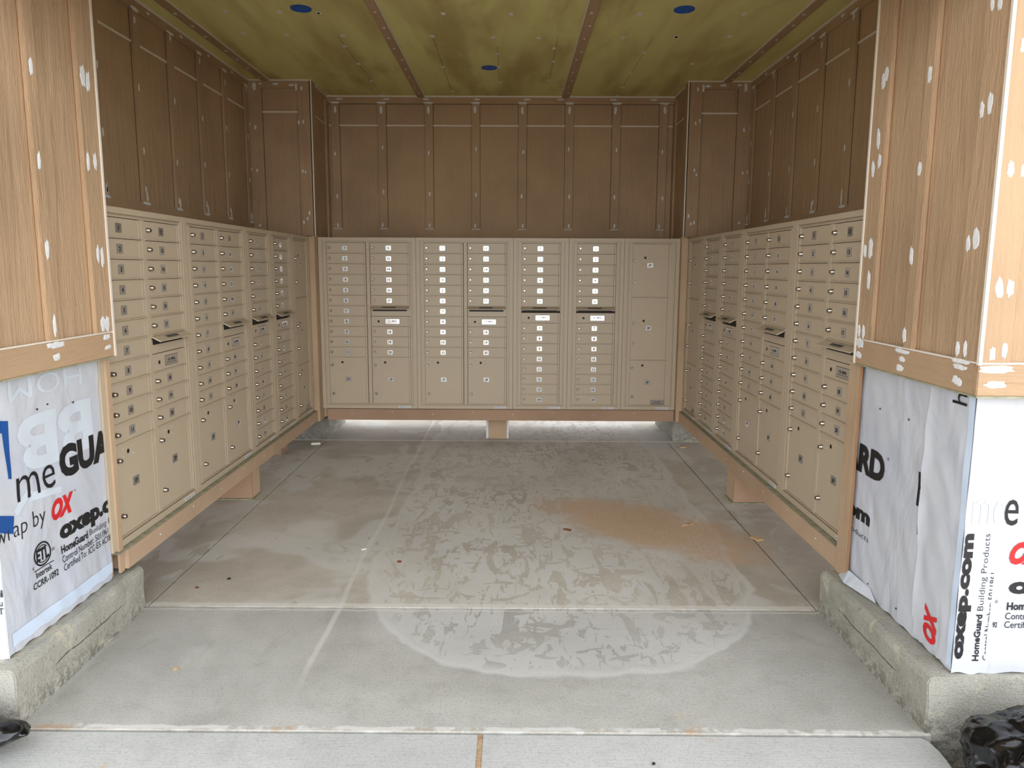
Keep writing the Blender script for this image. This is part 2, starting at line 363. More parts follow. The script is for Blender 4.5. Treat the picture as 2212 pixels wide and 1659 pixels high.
# ---- side walls (upper) with battens, return pilasters beside the back bay
for sd, nm in ((-1, 'left'), (1, 'right')):
    wl = struct(MB().box(sd * XW, sd * (XW + .12), 2.05, YN + .12, .20, ZC).build('wall_' + nm, SIDING))
    fl_ = MB(); sp_ = MB(); gp = MB()
    MB().box(sd * XW, sd * (XW - .016), 2.73, YP, 2.832, ZC).build('top_rail', SIDING_H, wl, bevel=.002)
    MB().box(sd * XW, sd * (XW - .016), 2.73, YP, 1.60, 1.795).build('bottom_rail', SIDING_H, wl, bevel=.002)
    ys = [2.86, 3.262, 3.665, 4.068, 4.47, 4.872, 5.275, 5.69]
    for i, y in enumerate(ys):
        MB().box(sd * XW, sd * (XW - .018), y - .034, y + .034, 1.795, 2.832).build('batten', SIDING, wl, bevel=.002)
        gp.box(sd * XW, sd * (XW - .0015), y + .034, y + .0365, 1.795, 2.832); gp.box(sd * XW, sd * (XW - .0015), y - .034, y - .0365, 1.795, 2.832)  # shadow lines at both batten edges, drawn as dark strips
        if i < 7: fl_.box(sd * XW, sd * (XW - .004), y + .034, ys[i + 1] - .034, 2.655, 2.667)
        for z in (2.79, 2.44, 2.1, 1.85): sp_.dab(0, sd * (XW - .018), y + random.uniform(-.012, .012), z + random.uniform(-.03, .03), .008, .022, -sd)
        sp_.dab(0, sd * (XW - .018), y, 2.838, .045, .010, -sd); sp_.dab(0, sd * (XW - .018), y, 1.793, .045, .009, -sd)
        sp_.dab(0, sd * (XW - .018), y + .01, 1.83, .01, .03, -sd); sp_.dab(0, sd * (XW - .016), y + .15, 2.865, .022, .008, -sd)
    gp.build('joint_shadow_strip', GAP, wl); fl_.build('seam_flashing', CAULK, wl); sp_.build('spackle_dabs', SPACKLE, wl)
    # pilaster: faces the opening at y = YP, returns to the back wall at x = XN
    pm = MB().box(sd * XN, sd * XW, YP, YN, ZM - .02, ZC)
    pl = struct(pm.build('wall_pilaster_' + nm, SIDING))
    MB().box(sd * (XN - .016), sd * (XN + .095), YP - .016, YP, ZM, ZC).build('corner_board', SIDING, pl, bevel=.002)
    MB().box(sd * (XW - .115), sd * XW, YP - .016, YP, ZM - .02, ZC).build('corner_board', SIDING, pl, bevel=.002)
    MB().box(sd * (XN + .095), sd * (XW - .115), YP - .016, YP, 2.832, ZC).build('top_rail', SIDING_X, pl, bevel=.002)
    MB().box(sd * XN, sd * (XN - .016), YP - .016, YP + .10, ZM, ZC).build('corner_board', SIDING, pl, bevel=.002)
    MB().box(sd * XN, sd * (XN - .016), YN - .09, YN - .001, ZM, 2.85).build('corner_board', SIDING, pl, bevel=.002)
    c2 = MB(); c2.box(sd * (XN - .020), sd * (XN - .010), YP - .022, YP - .014, ZM, ZC)
    c2.box(sd * (XN + .095), sd * (XW - .115), YP - .004, YP, 2.648, 2.660)
    c2.box(sd * XN, sd * (XN - .004), YP + .10, YN - .09, 2.648, 2.656)
    c2.box(sd * XW, sd * (XW - .008), YP - .026, YP - .016, 2.80, ZC)
    c2.build('caulk_line', CAULK, pl)
    g2 = MB(); g2.box(sd * (XN + .095), sd * (XN + .0975), YP - .0015, YP, ZM, 2.832); g2.box(sd * (XW - .115), sd * (XW - .1175), YP - .0015, YP, ZM, 2.832); g2.box(sd * (XW - .001), sd * (XW - .004), YP - .0175, YP - .016, ZM, 2.8); g2.build('joint_shadow_strip', GAP, pl)  # dark strips for the shadow lines at the corner boards
    s2 = MB()
    for x, z, ra, rb in [(1.979, 2.535, .008, .018), (1.934, 2.544, .009, .018), (1.973, 2.205, .007, .015), (1.931, 2.209, .008, .014), (1.584, 2.576, .007, .017), (1.551, 2.585, .007, .017), (1.574, 2.197, .007, .014), (1.546, 2.197, .007, .014), (1.52, 1.866, .008, .018), (1.569, 1.806, .007, .015), (1.543, 1.815, .007, .015), (1.926, 1.786, .008, .011), (1.934, 2.845, .016, .035), (1.878, 2.864, .018, .008), (1.758, 2.862, .025, .009), (1.629, 2.856, .023, .01), (1.597, 2.84, .009, .031), (1.556, 2.83, .009, .017)]:
        s2.dab(1, YP - .016, sd * (x + random.uniform(-.006, .006)), z + random.uniform(-.02, .02) * (z < 2.7), ra, rb, -1)
    s2.build('spackle_dabs', SPACKLE, pl)

# ---- front piers: sided above, wrapped below
dab_L = [(2.367, 2.074, .009, .026), (2.369, 1.776, .009, .028), (2.373, 1.491, .01, .029), (2.378, 1.234, .008, .035), (2.648, 2.118, .015, .037), (2.68, 2.105, .012, .033), (2.643, 1.816, .01, .032), (2.687, 1.823, .01, .03), (2.661, 1.481, .009, .03), (2.689, 1.469, .009, .034), (2.66, 1.22, .012, .027), (2.687, 1.217, .016, .026), (2.376, 1.17, .043, .01), (2.374, 1.128, .02, .011), (2.678, 1.168, .022, .01), (2.682, 1.128, .022, .008)]
dab_R = [(2.661, 2.114, .013, .025), (2.642, 2.133, .013, .023), (2.369, 2.059, .011, .026), (2.091, 1.89, .009, .023), (2.059, 1.9, .01, .029), (2.667, 1.913, .012, .034), (2.648, 1.828, .01, .024), (2.691, 1.804, .01, .03), (2.383, 1.766, .011, .023), (2.706, 1.508, .011, .026), (2.665, 1.513, .014, .039), (2.39, 1.481, .01, .029), (2.098, 1.515, .009, .023), (2.064, 1.525, .015, .03), (2.662, 1.397, .011, .034), (2.708, 1.205, .011, .022), (2.673, 1.201, .011, .025), (2.693, 1.158, .028, .018), (2.697, 1.111, .021, .013), (2.393, 1.214, .011, .024), (2.4, 1.16, .042, .008), (2.396, 1.133, .017, .009), (2.405, 1.1, .023, .011), (2.102, 1.203, .009, .021), (2.067, 1.206, .008, .023), (2.086, 1.168, .042, .007), (2.083, 1.15, .032, .008), (2.09, 1.106, .024, .013), (2.089, 2.177, .008, .02), (2.056, 2.165, .01, .019)]
dab_F = [(1.486, 1.715, .009, .02), (1.487, 1.388, .011, .027), (1.518, 1.388, .01, .024), (1.518, 1.711, .005, .018), (1.486, 1.2, .008, .02), (1.519, 1.211, .008, .022), (1.504, 1.156, .047, .01), (1.502, 1.11, .03, .01), (1.484, 2.039, .005, .018)]
for sd, nm, zb, dl in ((-1, 'left', 1.090, dab_L), (1, 'right', 1.077, dab_R)):
    X = sd * (XS + .018); yf, ye = 2.0, 2.727
    b = MB(); b.box(X, sd * 2.6, yf + .018, ye, zb, ZC)
    p = struct(b.build('wall_pier_' + nm, SIDING))
    X0, X1 = sd * XS, X
    MB().box(X0, X1, ye - .108, ye, zb + .095, ZC).build('corner_board', SIDING, p, bevel=.0025)
    MB().box(X0, X1, 2.347, 2.397, zb + .095, ZC).build('batten', SIDING, p, bevel=.0025)
    MB().box(X0, X1, yf + .0185, yf + .118, zb + .095, ZC).build('corner_board', SIDING, p, bevel=.0025)
    MB().box(X0, X1, yf + .0185, ye, zb, zb + .093).build('bottom_rail', SIDING_H, p, bevel=.0025)
    MB().box(sd * XS, sd * (XS + .09), yf, yf + .018, zb + .095, ZC).build('corner_board', SIDING, p, bevel=.0025)
    MB().box(sd * XS, sd * 2.6, yf, yf + .018, zb, zb + .093).build('bottom_rail', SIDING_X, p, bevel=.0025)
    g3 = MB()
    for yy in (ye - .108 - .0025, ye - .108, 2.397, 2.347 - .0025, yf + .118): g3.box(X, X - sd * .0012, yy, yy + .0025, zb + .095, ZC)
    g3.build('joint_shadow_strip', RAWWOOD, p)
    c3 = MB()
    c3.box(sd * (XS - .004), sd * (XS + .006), ye - .004, ye + .006, zb, ZC)
    c3.box(sd * (XS - .003), sd * (XS + .007), yf - .003, yf + .007, zb + .09, ZC)
    c3.box(sd * (XS + .001), sd * (XS + .01), yf, ye, zb + .092, zb + .0975); c3.box(sd * XS, sd * 2.6, yf + .002, yf + .012, zb + .092, zb + .0975)
    c3.build('caulk_line', CAULK, p)
    s3 = MB()
    for y, z, ra, rb in dl:
        if ye - .004 < y + ra: y = ye - ra - .004
        s3.dab(0, sd * XS, y, z, ra * 1.05, rb * 1.05, -sd); s3.dab(0, sd * XS - sd * .0004, y + ra * .4, z + rb * .2, ra * .7, rb, -sd)
    for x, z, ra, rb in dab_F: s3.dab(1, yf, sd * x, z, ra * 1.1, rb * 1.1, -1)
    s3.build('spackle_dabs', SPACKLE, p)
    # greenish flashing under the bottom rail
    MB().box(sd * (XS + .002), sd * 1.505, yf + .001, ye, zb - .006, zb - .0005).build('drip_flashing', GREEN, p)
    MB().box(sd * 1.505, sd * 2.6, yf + .001, yf + .06, zb - .006, zb - .0005).build('drip_flashing', GREEN, p)
    struct(MB().box(sd * 1.505, sd * 2.6, 2.062 if sd > 0 else 2.10, 2.70, .19, zb - .006).build('wall_pier_base_' + nm, SIDING))
    # concrete kerb under the pier
    kb = MB(); xi = 1.441 if sd < 0 else 1.412; xf = 1.435 if sd < 0 else 1.405
    n = 26; prof = [(0, 0), (.003, .09), (.0, .165), (.006, .180), (.02, .187)]
    rows = []
    for i in range(n + 1):
        t = i / n; y = 2.025 + t * .785
        x = xf + (xi - xf) * t; rows.append([(sd * (x + dx + noise.noise(Vector((y * 9, z * 20, sd * 3))) * .006), y, z) for dx, z in prof] + [(sd * 3.0, y, .187), (sd * 3.0, y, 0)])
    vs = [v for r in rows for v in r]; m_ = len(rows[0])
    fs = [(i * m_ + j, i * m_ + (j + 1) % m_, (i + 1) * m_ + (j + 1) % m_, (i + 1) * m_ + j) for i in range(n) for j in range(m_)] + [tuple(range(m_)), tuple(n * m_ + j for j in range(m_))]
    kb.add([(a, b_, c_ - (.0 if c_ > 0 else .12)) for a, b_, c_ in vs], fs)
    struct(kb.build('trim_kerb_' + nm, KERB, bevel=.004))
    # footing block under the back pilaster
    fb = MB().box(sd * 1.452, sd * 1.99, 5.765, 6.45, -.02, .182)
    struct(fb.build('trim_footing_' + nm, FOOT, bevel=.008))

# platform under the mailboxes (wood deck the cabinets stand on)
def boards(nm, lab, boxes, mats, cat='beam', bev=.003, group=None):
    mb = MB()
    for bx in boxes: mb.box(*bx)
    return tag(mb.build(nm, mats, bevel=bev), lab, cat, group)

# ================================================================== MAILBOX CABINETS
HM, W2, W1, ZB = 1.3832, .7779, .4413, .2923
PIT, TOPM, BOTM = .0836, .041, .039

def frame_mesh(wd, cols, parcel=False):
    mb = MB(); z0, z1 = 0, HM
    # stepped outer trim: three nested rings, each a little deeper
    def ring(a, b, c, d, y0, y1):
        (l, r, bo, t) = a; (l2, r2, b2, t2) = b
        mb.box(l, l2, y0, y1, bo, t); mb.box(r2, r, y0, y1, bo, t); mb.box(l2, r2, y0, y1, t2, t); mb.box(l2, r2, y0, y1, bo, b2)
    ring((.001, wd - .001, .001, HM - .001), (.030, wd - .030, .030, HM - .026), 0, 0, .000, .03)
    ring((.030, wd - .030, .030, HM - .026), (.042, wd - .040, .036, HM - .034), 0, 0, .010, .03)
    li, ri = (.063, .0515) if cols == 2 else (.0655, .0625)
    ring((.042, wd - .040, .036, HM - .034), (li, wd - ri, .0385, HM - .0405), 0, 0, .001, .03)
    if cols == 2: mb.box(.381, .409, .002, .03, BOTM, HM - TOPM)
    mb.box(.05, wd - .045, .022, .032, .03, HM - .03, 1)
    if cols == 1 and wd < .5 and parcel: mb.box(wd - .0735, wd - .0625, .001, .03, .0385, HM - .0405)
    return mb
def body_mesh(wd):
    return MB().box(.004, wd - .004, .032, .40, .004, HM - .004)

_m = {}
def cached(key, fn):
    if key not in _m: _m[key] = fn()
    return _m[key]
def door_mesh(wd, h):
    # door leaf with a projecting bottom lip and a folded hinge flange on the right
    mb = MB(); mb.box(0, wd - .017, .006, .022, .0045, h - .002); mb.box(wd - .0155, wd - .0015, .004, .022, .0045, h - .002)
    mb.box(-.002, wd, -.003, .010, 0, .0045)
    return mb.mesh('compartment_door', METAL, bevel=.0009)
def lock_mesh():
    mb = MB().lathe([(.0110, .006), (.0110, .001), (.0092, -.002), (.0088, -.011), (.0074, -.013), (.0066, -.0125)], 20)
    mb.box(-.0011, .0011, -.0132, -.0124, -.0045, .0045, 1)
    me = mb.mesh('lock', [CHROME, BLACKHOLE], smooth=False)
    for p in me.polygons: p.use_smooth = p.material_index == 0 and len(p.vertices) == 4
    return me
def plate_mesh(s, w_=.043, h_=.037, tw=None):
    mb = MB(); r = .004; pts = []
    for cx_, cz_, a0 in ((w_ / 2 - r, h_ / 2 - r, 0), (-w_ / 2 + r, h_ / 2 - r, 1), (-w_ / 2 + r, -h_ / 2 + r, 2), (w_ / 2 - r, -h_ / 2 + r, 3)):
        for j in range(4):
            a = (a0 + j / 3) * R90; pts.append((cx_ + r * math.cos(a), cz_ + r * math.sin(a)))
    n = len(pts)
    for sc, y, k in ((1.04, .0052, 1), (1, .0046, 0)):
        mb.add([(x * sc, y, z * sc) for x, z in pts] + [(x * sc, .0062, z * sc) for x, z in pts], [tuple(range(n))] + [(i, (i + 1) % n, n + (i + 1) % n, n + i) for i in range(n)], k)
    th = h_ * .52; _, _, asp = text_mesh(s, .028); tw_ = min(th * asp, w_ * .82)
    put_text(mb, s, (-tw_ / 2, tw_ / 2, -th / 2, th / 2), lambda u, v: (u, .0042, v), 2, bold=.028)
    return mb.mesh('number_plate', [SILVER, m_lab_edge, INK])
m_lab_edge = m_plain('dark_label_edge', (98, 96, 92), .5)
def usmail_mesh():
    mb = MB(); mb.box(-.060, .060, .0040, .006, -.0235, .0235, 1); mb.box(-.057, .057, .0034, .006, -.0205, .0205, 0)
    put_text(mb, 'U.S. MAIL', (-.036, .036, -.003, .010), lambda u, v: (u, .003, v), 2, bold=.02)
    for i in range(9): mb.box(-.048 + i * .0108, -.040 + i * .0108, .003, .0034, -.0105, -.0085, 2)
    mb.box(-.05, .05, .003, .0034, -.0145, -.0138, 2)
    return mb.mesh('mail_plate', [SILVER, m_lab_edge, INK])
def studs(mb, x, z, k=0):
    for dx, dz in ((-.035, .016), (.035, .016), (-.035, -.016), (.035, -.016)):
        mb.lathe([(.0042, .006), (.0040, .0045), (.0024, .0036)], 10, k, c=(x + dx, 0, z + dz))
def parcel_door(wd, h, hx, hz):
    mb = MB(); mb.box(0, wd - .017, .006, .022, .0045, h - .002); mb.box(wd - .0155, wd - .0015, .004, .022, .0045, h - .002); mb.box(-.002, wd, .001, .010, 0, .0035)
    studs(mb, hx, hz); mb.lathe([(.0098, .006), (.0095, .0055), (.0088, .0054)], 18, 1, c=(hx, 0, hz))
    return mb.mesh('parcel_door', [METAL, BLACKHOLE], bevel=0)
def master_panel(wd, h):
    mb = MB(); mb.box(0, wd - .017, .005, .022, .0045, h - .002); mb.box(wd - .0155, wd - .0015, .004, .022, .0045, h - .002); mb.box(-.002, wd, .001, .010, 0, .0035)
    studs(mb, .058, h / 2); mb.lathe([(.0092, .005), (.009, .0046), (.0085, .0045)], 18, 1, c=(.058, 0, h / 2))
    mb.lathe([(.004, .005), (.0036, .0042), (.002, .004)], 10, 0, c=(.257, 0, h / 2))
    return mb.mesh('master_panel', [METAL, BLACKHOLE])
def hood_mesh(wd):
    # sloping flap over the outgoing slot with dark opening under it
    mb = MB(); z1, z0, o = .030, .004, -.040
    pr = [(.006, z1), (o, z0 + .004), (o, z0), (o + .004, z0 - .001), (.006, z1 - .006)]
    for a in (0,):
        n = len(pr); vs = [(-.004, y, z) for y, z in pr] + [(wd - .008, y, z) for y, z in pr]
        mb.add(vs, [tuple(range(n)), tuple(range(n, 2 * n))] + [(i, (i + 1) % n, n + (i + 1) % n, n + i) for i in range(n)], 0)
    mb.add([(.012, .006, z1 - .01), (.012, -.02, .012), (.012, .006, -.004), (.016, .006, z1 - .01), (.016, -.02, .012), (.016, .006, -.004)], [(0, 1, 2), (3, 5, 4), (0, 3, 4, 1), (1, 4, 5, 2)], 1)
    mb.box(.014, wd - .026, .003, .008, -.012, .016, 1); mb.box(-.001, wd - .0005, .0085, .022, -.004, .031, 0)
    return mb.mesh('slot_hood', [METAL, BLACKHOLE])
def hood_label():
    mb = MB(); L = .0025
    def fn(u, v): # on the sloping face
        t = v; return (u, .006 + (-.046) * t - .0010, .030 - .022 * t + .0016)
    vs = [fn(-.055, .34), fn(.055, .34), fn(.055, .72), fn(-.055, .72)]
    mb.add(vs, [(0, 1, 2, 3)], 0)
    put_text(mb, 'OUTGOING MAIL', (-.050, .050, .60, .45), lambda u, v: tuple(a + b for a, b in zip(fn(u, v), (0, -.0004, .0006))), 1, bold=.01)
    return mb.mesh('hood_label', [m_lab_edge, INK])

def add_door(root, u, z, wd, h, num):
    d = link('compartment_door', cached(('d', round(wd, 4), round(h, 4)), lambda: door_mesh(wd, h)), root, (u, 0, z))
    link('lock', cached('lock', lock_mesh), d, (.023, 0, h * .52)); link('number_plate', cached(('p', num), lambda: plate_mesh(num)), d, (.147, 0, h * .5))
def add_parcel(root, u, z, wd, h, num, lk1, hole, lab, lk2):
    d = link('parcel_door', cached(('P', round(wd, 4), round(h, 4)), lambda: parcel_door(wd, h, hole[0], h - hole[1])), root, (u, 0, z))
    link('lock', cached('lock', lock_mesh), d, (lk1[0], 0, h - lk1[1])); link('lock', cached('lock', lock_mesh), d, (lk2[0], 0, h - lk2[1]))
    link('number_plate', cached(('p', num), lambda: plate_mesh(num, .047)), d, (lab[0], 0, h - lab[1])); return d
def add_master(root, u, z, wd, h):
    d = link('master_panel', cached(('M', round(wd, 4)), lambda: master_panel(wd, h)), root, (u, 0, z))
    link('mail_plate', cached('usm', usmail_mesh), d, (.17, 0, h * .5), 0)
def add_hood(root, u, z, wd):
    d = link('slot_hood', cached(('H', round(wd, 4)), lambda: hood_mesh(wd)), root, (u, 0, z))
    link('hood_label', cached('HL', hood_label), d, (wd / 2 - .01, 0, 0))
def sticker_mesh():
    mb = MB().box(0, .095, -.0012, .001, 0, .014)
    for i, wd_ in enumerate((.012, .009, .014)): mb.box(.006 + i * .016, .006 + i * .016 + wd_, -.0016, -.001, .004, .010, 1)
    mb.box(.058, .088, -.0016, -.001, .0045, .0065, 1); mb.box(.058, .088, -.0016, -.001, .0085, .0100, 1)
    return mb.mesh('maker_sticker', [STICKER, BLUEGREY])
BLUEGREY = m_plain('faded_blue_print', (96, 104, 122), .5)

PTOP = HM - TOPM
def cabinet(kind, loc, rz, label, group):
    wd = W2 if kind == 'double' else W1
    root = empty('mailbox_cabinet', loc, rz); tag(root, label, 'mailbox', group)
    link('frame', cached(('f', kind), lambda: frame_mesh(wd, 2 if kind == 'double' else 1, kind == 'parcel').mesh('frame', [METAL, GAP], bevel=.0015)), root)
    link('carcass', cached(('b', kind == 'double'), lambda: body_mesh(wd).mesh('carcass', METAL)), root)
    link('maker_sticker', cached('stick', sticker_mesh), root, (wd - .152, 0, .008))
    dw = .313
    if kind == 'double':
        for c in range(2):
            u = (.0645, .4125)[c]
            n = 1 if c == 0 else 12
            for r in range(11):
                z = PTOP - (r + 1) * PIT
                if c == 1 and r == 6:
                    add_hood(root, u, z + PIT - .030, dw)
                    link('blank_panel', cached('blank', lambda: MB().box(0, dw, .007, .022, .001, PIT - .018).mesh('blank_panel', METAL, bevel=.001)), root, (u, 0, z))
                    continue
                if c == 1 and r == 7: add_master(root, u, z, dw, PIT); continue
                add_door(root, u, z, dw, PIT, str(n)); n += 1
            h = PTOP - 11 * PIT - BOTM
            add_parcel(root, u, BOTM, dw, h, '%dP' % (c + 1), (.024, .063), (.104, .041), (.150, .180), (.028, .298))
    elif kind == 'single':
        u = .067; z = PTOP
        for r in range(6): z -= PIT; add_door(root, u, z, .311, PIT, str(r + 1))
        add_hood(root, u, z - .030, .311)
        z -= .049 + PIT; add_master(root, u, z, .311, PIT)
        for r in range(8): z -= PIT; add_door(root, u, z, .311, PIT, str(r + 7))
    else:
        u = .067; z = PTOP
        for i, h in enumerate((.425, .508, .370)):
            z -= h
            ps = [((.018, .133), (.100, .110), (.140, .170), (.020, .305)), ((.020, .208), (.102, .188), (.142, .245), (.022, .373)), ((.020, .063), (.102, .042), (.145, .180), (.024, .300))][i]
            d = add_parcel(root, u, z, .303, h, '%dP' % (i + 1), *ps)
            if i == 2: link('mail_plate', cached('usm', usmail_mesh), d, (.232, 0, .024)).scale = (.92, 1, .8)
    return root
KINDS = ('double', 'double', 'single', 'single', 'parcel')
def run(base, dirv, rz, labs, group, order=KINDS):
    u = 0
    for k, lb in zip(order, labs):
        cabinet(k, (base[0] + dirv[0] * u, base[1] + dirv[1] * u, ZB), rz, lb, group); u += W2 if k == 'double' else W1
TOT = 2 * W2 + 3 * W1
run((-TOT / 2, 5.643), (1, 0), 0, [
    'tan metal mailbox cabinet, doors 1 to 20, left end of back row',
    'tan metal mailbox cabinet, doors 1 to 20, second from left in back row',
    'narrow tan mailbox cabinet, doors 1 to 14, middle of back row right of the post',
    'narrow tan mailbox cabinet, doors 1 to 14, beside the parcel locker in back row',
    'narrow tan parcel locker with three large doors at the right end of the back row'], 'mailbox cabinets along the back')
run((-1.4865, 2.6775), (0, 1), R90, [
    'tan metal mailbox cabinet, doors 1 to 20, nearest the opening in left row',
    'tan metal mailbox cabinet, doors 1 to 20, second from opening in left row',
    'narrow tan mailbox cabinet, doors 1 to 14, touching a wide cabinet in left row',
    'narrow tan mailbox cabinet, doors 1 to 14, beside the parcel locker in left row',
    'narrow tan parcel locker with three large doors at the far end of the left row'], 'mailbox cabinets along the left wall')
run((1.494, 2.7232 + TOT), (0, -1), -R90, [
    'narrow tan parcel locker with three large doors at the far end of the right row',
    'narrow tan mailbox cabinet, doors 1 to 14, beside the parcel locker in right row',
    'narrow tan mailbox cabinet, doors 1 to 14, touching a wide cabinet in right row',
    'tan metal mailbox cabinet, doors 1 to 20, second from opening in right row',
    'tan metal mailbox cabinet, doors 1 to 20, nearest the opening in right row'], 'mailbox cabinets along the right wall', ('parcel', 'single', 'single', 'double', 'double'))

# ================================================================== WOOD UNDER AND BESIDE THE CABINETS
def nails(o, pts, axis, pos, out):
    mb = MB()
    for a, b in pts: mb.dab(axis, pos, a, b, .004, .004, out)
    mb.build('nail_heads', SPACKLE, o)
o = boards('support_beam', 'tan wooden beam running under the left row of mailboxes', [(-1.54, -1.461, 2.735, 5.70, .205, .290)], LUMBER)
MB().box(-1.90, -1.4620, 2.68, 5.62, .2895, .2918).build('green_plate', GREEN, o)
nails(o, [(3 + i * .33, .25 + .015 * (i % 2)) for i in range(8)], 0, -1.461, 1)
o = boards('support_beam', 'tan wooden beam running under the right row of mailboxes', [(1.468, 1.54, 2.801, 5.73, .195, .290)], LUMBER)
MB().box(1.4690, 1.90, 2.801, 5.62, .2895, .2918).build('green_plate', GREEN, o)
nails(o, [(3 + i * .33, .25 + .015 * (i % 2)) for i in range(8)], 0, 1.468, -1)
o = boards('support_beam', 'tan wooden beam spanning under the back row of mailboxes', [(-1.40, 1.435, 5.635, 5.69, .199, .290)], LUMBER_X)
nails(o, [(-1.2 + i * .33, .25 + .015 * (i % 2)) for i in range(8)], 1, 5.635, -1)
def deck(lab, bx): return boards('platform_deck', lab, [bx], LUMBER, 'platform')
deck('plywood deck behind the beam, under the left row of mailboxes', (-1.985, -1.541, 2.80, 5.745, .215, .289))
deck('plywood deck behind the beam, under the right row of mailboxes', (1.541, 1.985, 2.80, 5.745, .215, .289))
deck('plywood deck behind the beam, under the back row of mailboxes', (-1.45, 1.45, 5.691, 6.268, .215, .289))
for sd, nm in ((-1, 'left'), (1, 'right')):
    tag(MB().box(sd * 1.4885 if sd < 0 else 1.4945, sd * 1.4425 if sd < 0 else 1.4425, 5.605 if sd > 0 else 5.56, 5.642, .20, 1.675).box(sd * 1.4885 if sd < 0 else 1.4945, sd * 1.4425, 5.642, 5.758, .20, 1.688).build('corner_post', LUMBER_Z, bevel=.003),
        'upright tan corner post where the %s and back mailbox rows meet' % nm, 'post')
# end boards at the piers
eb = tag(MB().box(-1.4863, -1.4765, 2.7035, 2.733, .20, 1.088).build('end_board', LUMBER_Z, bevel=.001), 'thin upright tan edge board between the left wrapped pier and mailbox row', 'board')
eb = tag(MB().box(1.467, 1.478, 2.712, 2.800, .19, 1.075).box(1.4785, 1.4930, 2.738, 2.796, .19, 1.075).build('end_board', LUMBER_Z, bevel=.001), 'upright tan board between the right wrapped pier and mailbox row', 'board')
MB().box(1.4678, 1.4775, 2.7095, 2.7118, .19, 1.075).build('raw_edge', RAWWOOD, eb)
# short posts down to the slab
o = empty('support_post', (0, 5.825, 0)); tag(o, 'short tan boxed post under the middle of the back beam', 'post')
MB().box(-.088, .066, 0, .02, .001, .198).build('face_board', LUMBER_Z, o, bevel=.002)
MB().box(-.108, -.089, .006, .35, .001, .212).box(.067, .082, .006, .35, .001, .212).build('side_board', STICKER, o, bevel=.001)
for sd, lab, x, y in ((-1, 'short tan boxed post under the left beam', -1.505, 4.21), (1, 'short tan boxed post under the right beam', 1.483, 4.19)):
    o = empty('support_post', (x, y, 0)); tag(o, lab, 'post')
    MB().box(-sd * .0 , sd * .02, .012, .14, .008, .196 if sd > 0 else .206).build('face_board', LUMBER_Z, o, bevel=.002)
    MB().box(0, sd * .44, 0, .012, .008, .194 if sd > 0 else .204).build('side_board', LUMBER_X, o, bevel=.002)
    MB().box(-sd * .012, sd * .45, -.012, .15, .0005, .008).build('green_plate', GREEN, o)
o = tag(MB().box(-1.95, -1.668, 5.26, 5.40, .001, .214).build('support_post', LUMBER_X, bevel=.003), 'small tan block far back under the left row of mailboxes', 'post')

# ================================================================== HOUSE WRAP
def wrap_off(u, v, s=0):
    k = 0 if s in (3, 5) else 1
    a = u * (1 if s == 1 else 1) * .8 + v * .55; n1 = noise.noise(Vector((u * 2.2, v * 1.8, s + 9)))
    return k * .0016 * math.sin(a * 62 + 9 * n1) * (.35 + .65 * max(0, noise.noise(Vector((u * 3, v * 2, s + 2))) + .4)) + .0035 * noise.noise(Vector((u * 5 + v * 3, v * 4 - u * 2, s))) + .002 * noise.noise(Vector((u * 14, v * 11, s + 4)))
def fnL(d=0): return lambda u, v: (-1.4955 + wrap_off(u, v, 1) + d, u, v)
def fnR(d=0): return lambda u, v: (1.4915 - wrap_off(u, v, 2) - d, -u, v)       # u = -y so lettering reads left to right
def fnF(d=0): return lambda u, v: (u, 2.052 + wrap_off(u, v, 3) - d, v)
def fnFl(d=0): return lambda u, v: (u, 2.090 + wrap_off(u, v, 5) * .6 - d, v)
def sheet(mb, u0, u1, v0, v1, fn, k=0, nu=40, nv=50, th=.0016, edge=None):
    vs = []; 
    for side in (0, 1):
        f = fn
        for j in range(nv + 1):
            for i in range(nu + 1):
                e0, e1 = edge(j / nv) if edge else (0, 0)
                u = (u0 + e0) + (u1 + e1 - u0 - e0) * i / nu; v = v0 + (v1 - v0) * j / nv
                if j == 0: v += .004 * math.sin(i * 1.1) * (v0 < .3)
                vs.append(f(u, v))
        break
    fs = [(j * (nu + 1) + i, j * (nu + 1) + i + 1, (j + 1) * (nu + 1) + i + 1, (j + 1) * (nu + 1) + i) for j in range(nv) for i in range(nu)]
    return mb.add(vs, fs, k)
def finish(mb, name, mats, parent=None, clip=None, sub=False, fn=None, smooth=False):
    me = mb.mesh(name, mats)
    if clip or sub:
        bm = bmesh.new(); bm.from_mesh(me)
        for co, no in (clip or []):
            bmesh.ops.bisect_plane(bm, geom=bm.verts[:] + bm.edges[:] + bm.faces[:], plane_co=co, plane_no=no, clear_outer=True)
        if sub:
            bmesh.ops.triangulate(bm, faces=bm.faces)
            for _ in range(3):
                es = [e for e in bm.edges if e.calc_length() > .02]
                if es: bmesh.ops.subdivide_edges(bm, edges=es, cuts=1); bmesh.ops.triangulate(bm, faces=bm.faces)
            for v in bm.verts: v.co = fn(v.co)
        bm.to_mesh(me); bm.free()
    if smooth:
        for p in me.polygons: p.use_smooth = True
    return link(name, me, parent)
def solid(o, t, off=1):
    md = o.modifiers.new('thickness', 'SOLIDIFY'); md.thickness = t; md.offset = off
proj_L = lambda d: (lambda c: Vector(fnL(d)(c.y, c.z)))
proj_R = lambda d: (lambda c: Vector(fnR(d)(-c.y, c.z)))
proj_F = lambda d: (lambda c: Vector(fnF(d)(c.x, c.z)))

